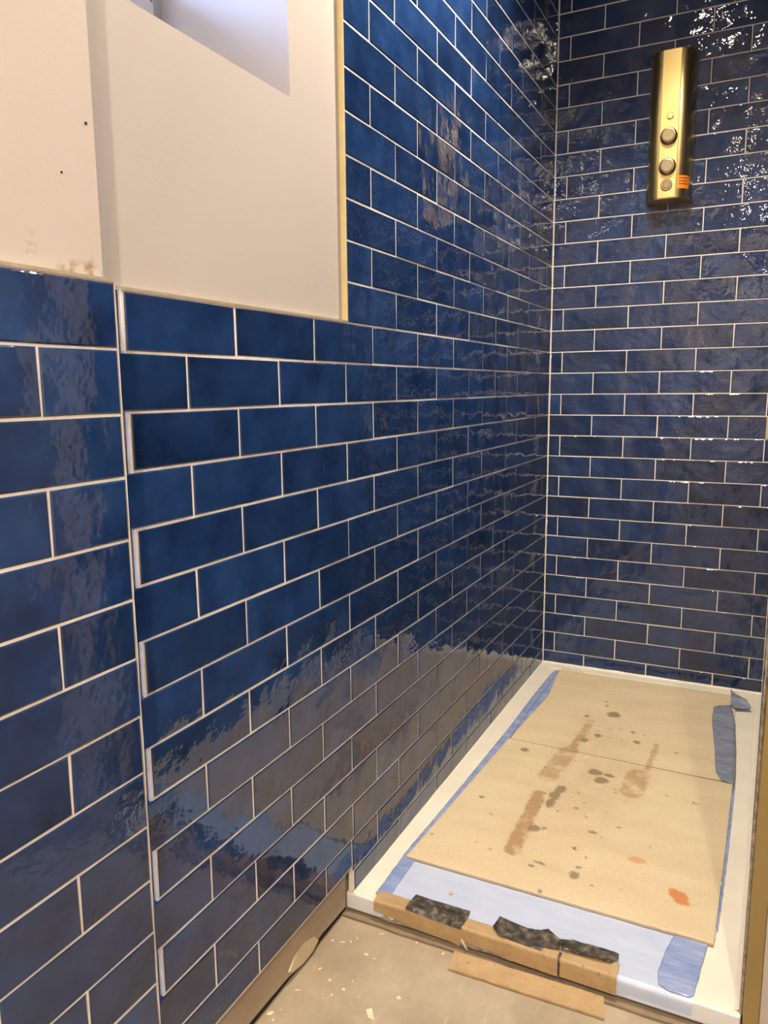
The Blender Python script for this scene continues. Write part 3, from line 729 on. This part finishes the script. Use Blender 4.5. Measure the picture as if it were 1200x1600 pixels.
for i, (x, y, q, s) in enumerate(CH):
    o = bpy.data.objects.new('plaster_chip', SH[q]); C.objects.link(o); o.location = (x, y, ZF); o.scale = (s, s, s)
    o.rotation_euler = (0, 0, {4: .5, 5: 2.2}.get(q, i * 1.7))
    if q == 5: tag(o, 'largest pale plaster flake on the floor near the bottom edge of the photo', 'plaster chip')
    elif i in CL: tag(o, CL[i], 'plaster chip', 'plaster chips on the floor')
    else: tag(o, 'small pale plaster chip lying on the dusty concrete floor', 'plaster chip', 'plaster chips on the floor')
o = bpy.data.objects.new('plaster_crumb', shard(21, .0055, .0042, .003)); C.objects.link(o); o.location = (.168, -1.305, ZT + .0018); o.data.materials.clear(); o.data.materials.append(M['crumb'])
tag(o, 'small orange crumb lying on the pale blue film', 'crumb')

# ---------------------------------------------------------------- brass shower panel on the back wall
PXC, PZ0, PZ1, PD = 0.346, 0.560, 0.962, 0.076
sp = tag(empty('shower_control', (PXC, -0.001, PZ0)), 'brushed brass shower control unit mounted on the blue tiled back wall', 'shower')
HW, FW = 0.0635, 0.0255
def outline(n=14):
    pts = [(-HW, 0.0), (-HW, -.012)]
    for i in range(1, n + 1):
        a = PI / 2 * i / n
        pts.append((-FW - (HW - FW) * math.cos(a) ** 0.9, -.012 - (PD - .012) * math.sin(a)))
    full = pts + [(-x, y) for x, y in reversed(pts)]
    return full
ol = outline(); n = len(ol); H = PZ1 - PZ0
v = []
for z, sc in ((0, .965), (.004, 1), (H - .004, 1), (H, .965)):
    for x, y in ol: v.append((x * sc, y * (sc if y < 0 else 1), z))
f = [tuple(reversed(range(n)))] + [tuple(3 * n + i for i in range(n))]
for r in range(3):
    for i in range(n): j = (i + 1) % n; f.append((r * n + i, r * n + j, (r + 1) * n + j, (r + 1) * n + i))
body = link('body', meshpy('body', v, f), 'brass', sp)
bm = bmesh.new(); bm.from_mesh(body.data); bmesh.ops.recalc_face_normals(bm, faces=bm.faces); bm.to_mesh(body.data); bm.free()
for p in body.data.polygons: p.use_smooth = abs(p.normal.z) < .5
try:
    with bpy.context.temp_override(object=body, active_object=body, selected_editable_objects=[body]): bpy.ops.object.shade_auto_smooth(angle=.6)
except Exception: pass
MB().box(-.0262, -.0246, -PD - .0009, -PD + .003, .004, H - .004).box(.0246, .0262, -PD - .0009, -PD + .003, .004, H - .004).build('panel_seam', 'brassdark', sp)
MB().box(-.0246, .0246, -PD - .0008, -PD + .004, .002, H - .002).build('front_panel', 'brass', sp, .0006)
def zpx(t): return H * t
for t_, nm in ((.418, 'knob'), (.213, 'knob')):
    kb = lathe(nm, [(.0235, 0), (.0235, .003), (.0215, .005), (.0215, .014), (.0195, .016), (.017, .0165)], 'brassdark', sp, (0, -PD - .0008, H * t_))
    lathe('cap', [(.0165, 0), (.0165, .0012), (.0155, .0018)], 'brassdark', kb, (0, -.0162, 0))
lathe('button', [(.0088, 0), (.0088, .0035), (.0075, .0045)], 'brass', sp, (.0015, -PD - .0008, H * .555))
ot = lathe('hose_outlet', [(.0158, 0), (.0158, .003), (.0145, .004)], 'brassdark', sp, (-.0005, -PD - .0008, H * .090))
lathe('collar', [(.0095, 0), (.0095, .001), (.0085, .0015)], 'brassdark', ot, (0, -.0038, 0))
# orange label bent round the right flank
def flank(s):      # s metres along the flank from the seam
    acc = 0; pts = [(-x, y) for x, y in ol[: n // 2]][::-1]
    for (xa, ya), (xb, yb) in zip(pts, pts[1:]):
        L = math.dist((xa, ya), (xb, yb))
        if acc + L >= s: t_ = (s - acc) / L; return (xa + (xb - xa) * t_ , ya + (yb - ya) * t_), ((yb - ya) / L, -(xb - xa) / L)
        acc += L
    return pts[-1], (1, 0)
def label_mesh(s0, s1, z0, z1, d):
    v = []; f = []; N = 10
    for i in range(N + 1):
        (x, y), (nx, ny) = flank(s0 + (s1 - s0) * i / N)
        nx, ny = (nx, ny) if nx * x - ny * .05 > 0 or True else (-nx, -ny)
        if nx < 0: nx, ny = -nx, -ny
        if ny > 0: ny = -ny
        v += [(x + nx * d, y + ny * d, z0), (x + nx * d, y + ny * d, z1)]
    for i in range(N): f.append((2 * i, 2 * i + 2, 2 * i + 3, 2 * i + 1))
    return v, f
lb = link('orange_label', meshpy('orange_label', *label_mesh(.002, .043, H * .060, H * .148, .0008)), 'orange', sp); lb['label'] = 'orange sticker'
V, F = [], []
for k_, zz in enumerate((.128, .108, .088)):
    v, f = label_mesh(.007, .036 - .003 * (k_ % 2), H * zz, H * zz + .0022, .0011); m = len(V); V += v; F += [tuple(m + i for i in q) for q in f]
link('label_print', meshpy('label_print', V, F), 'orangeink', lb)
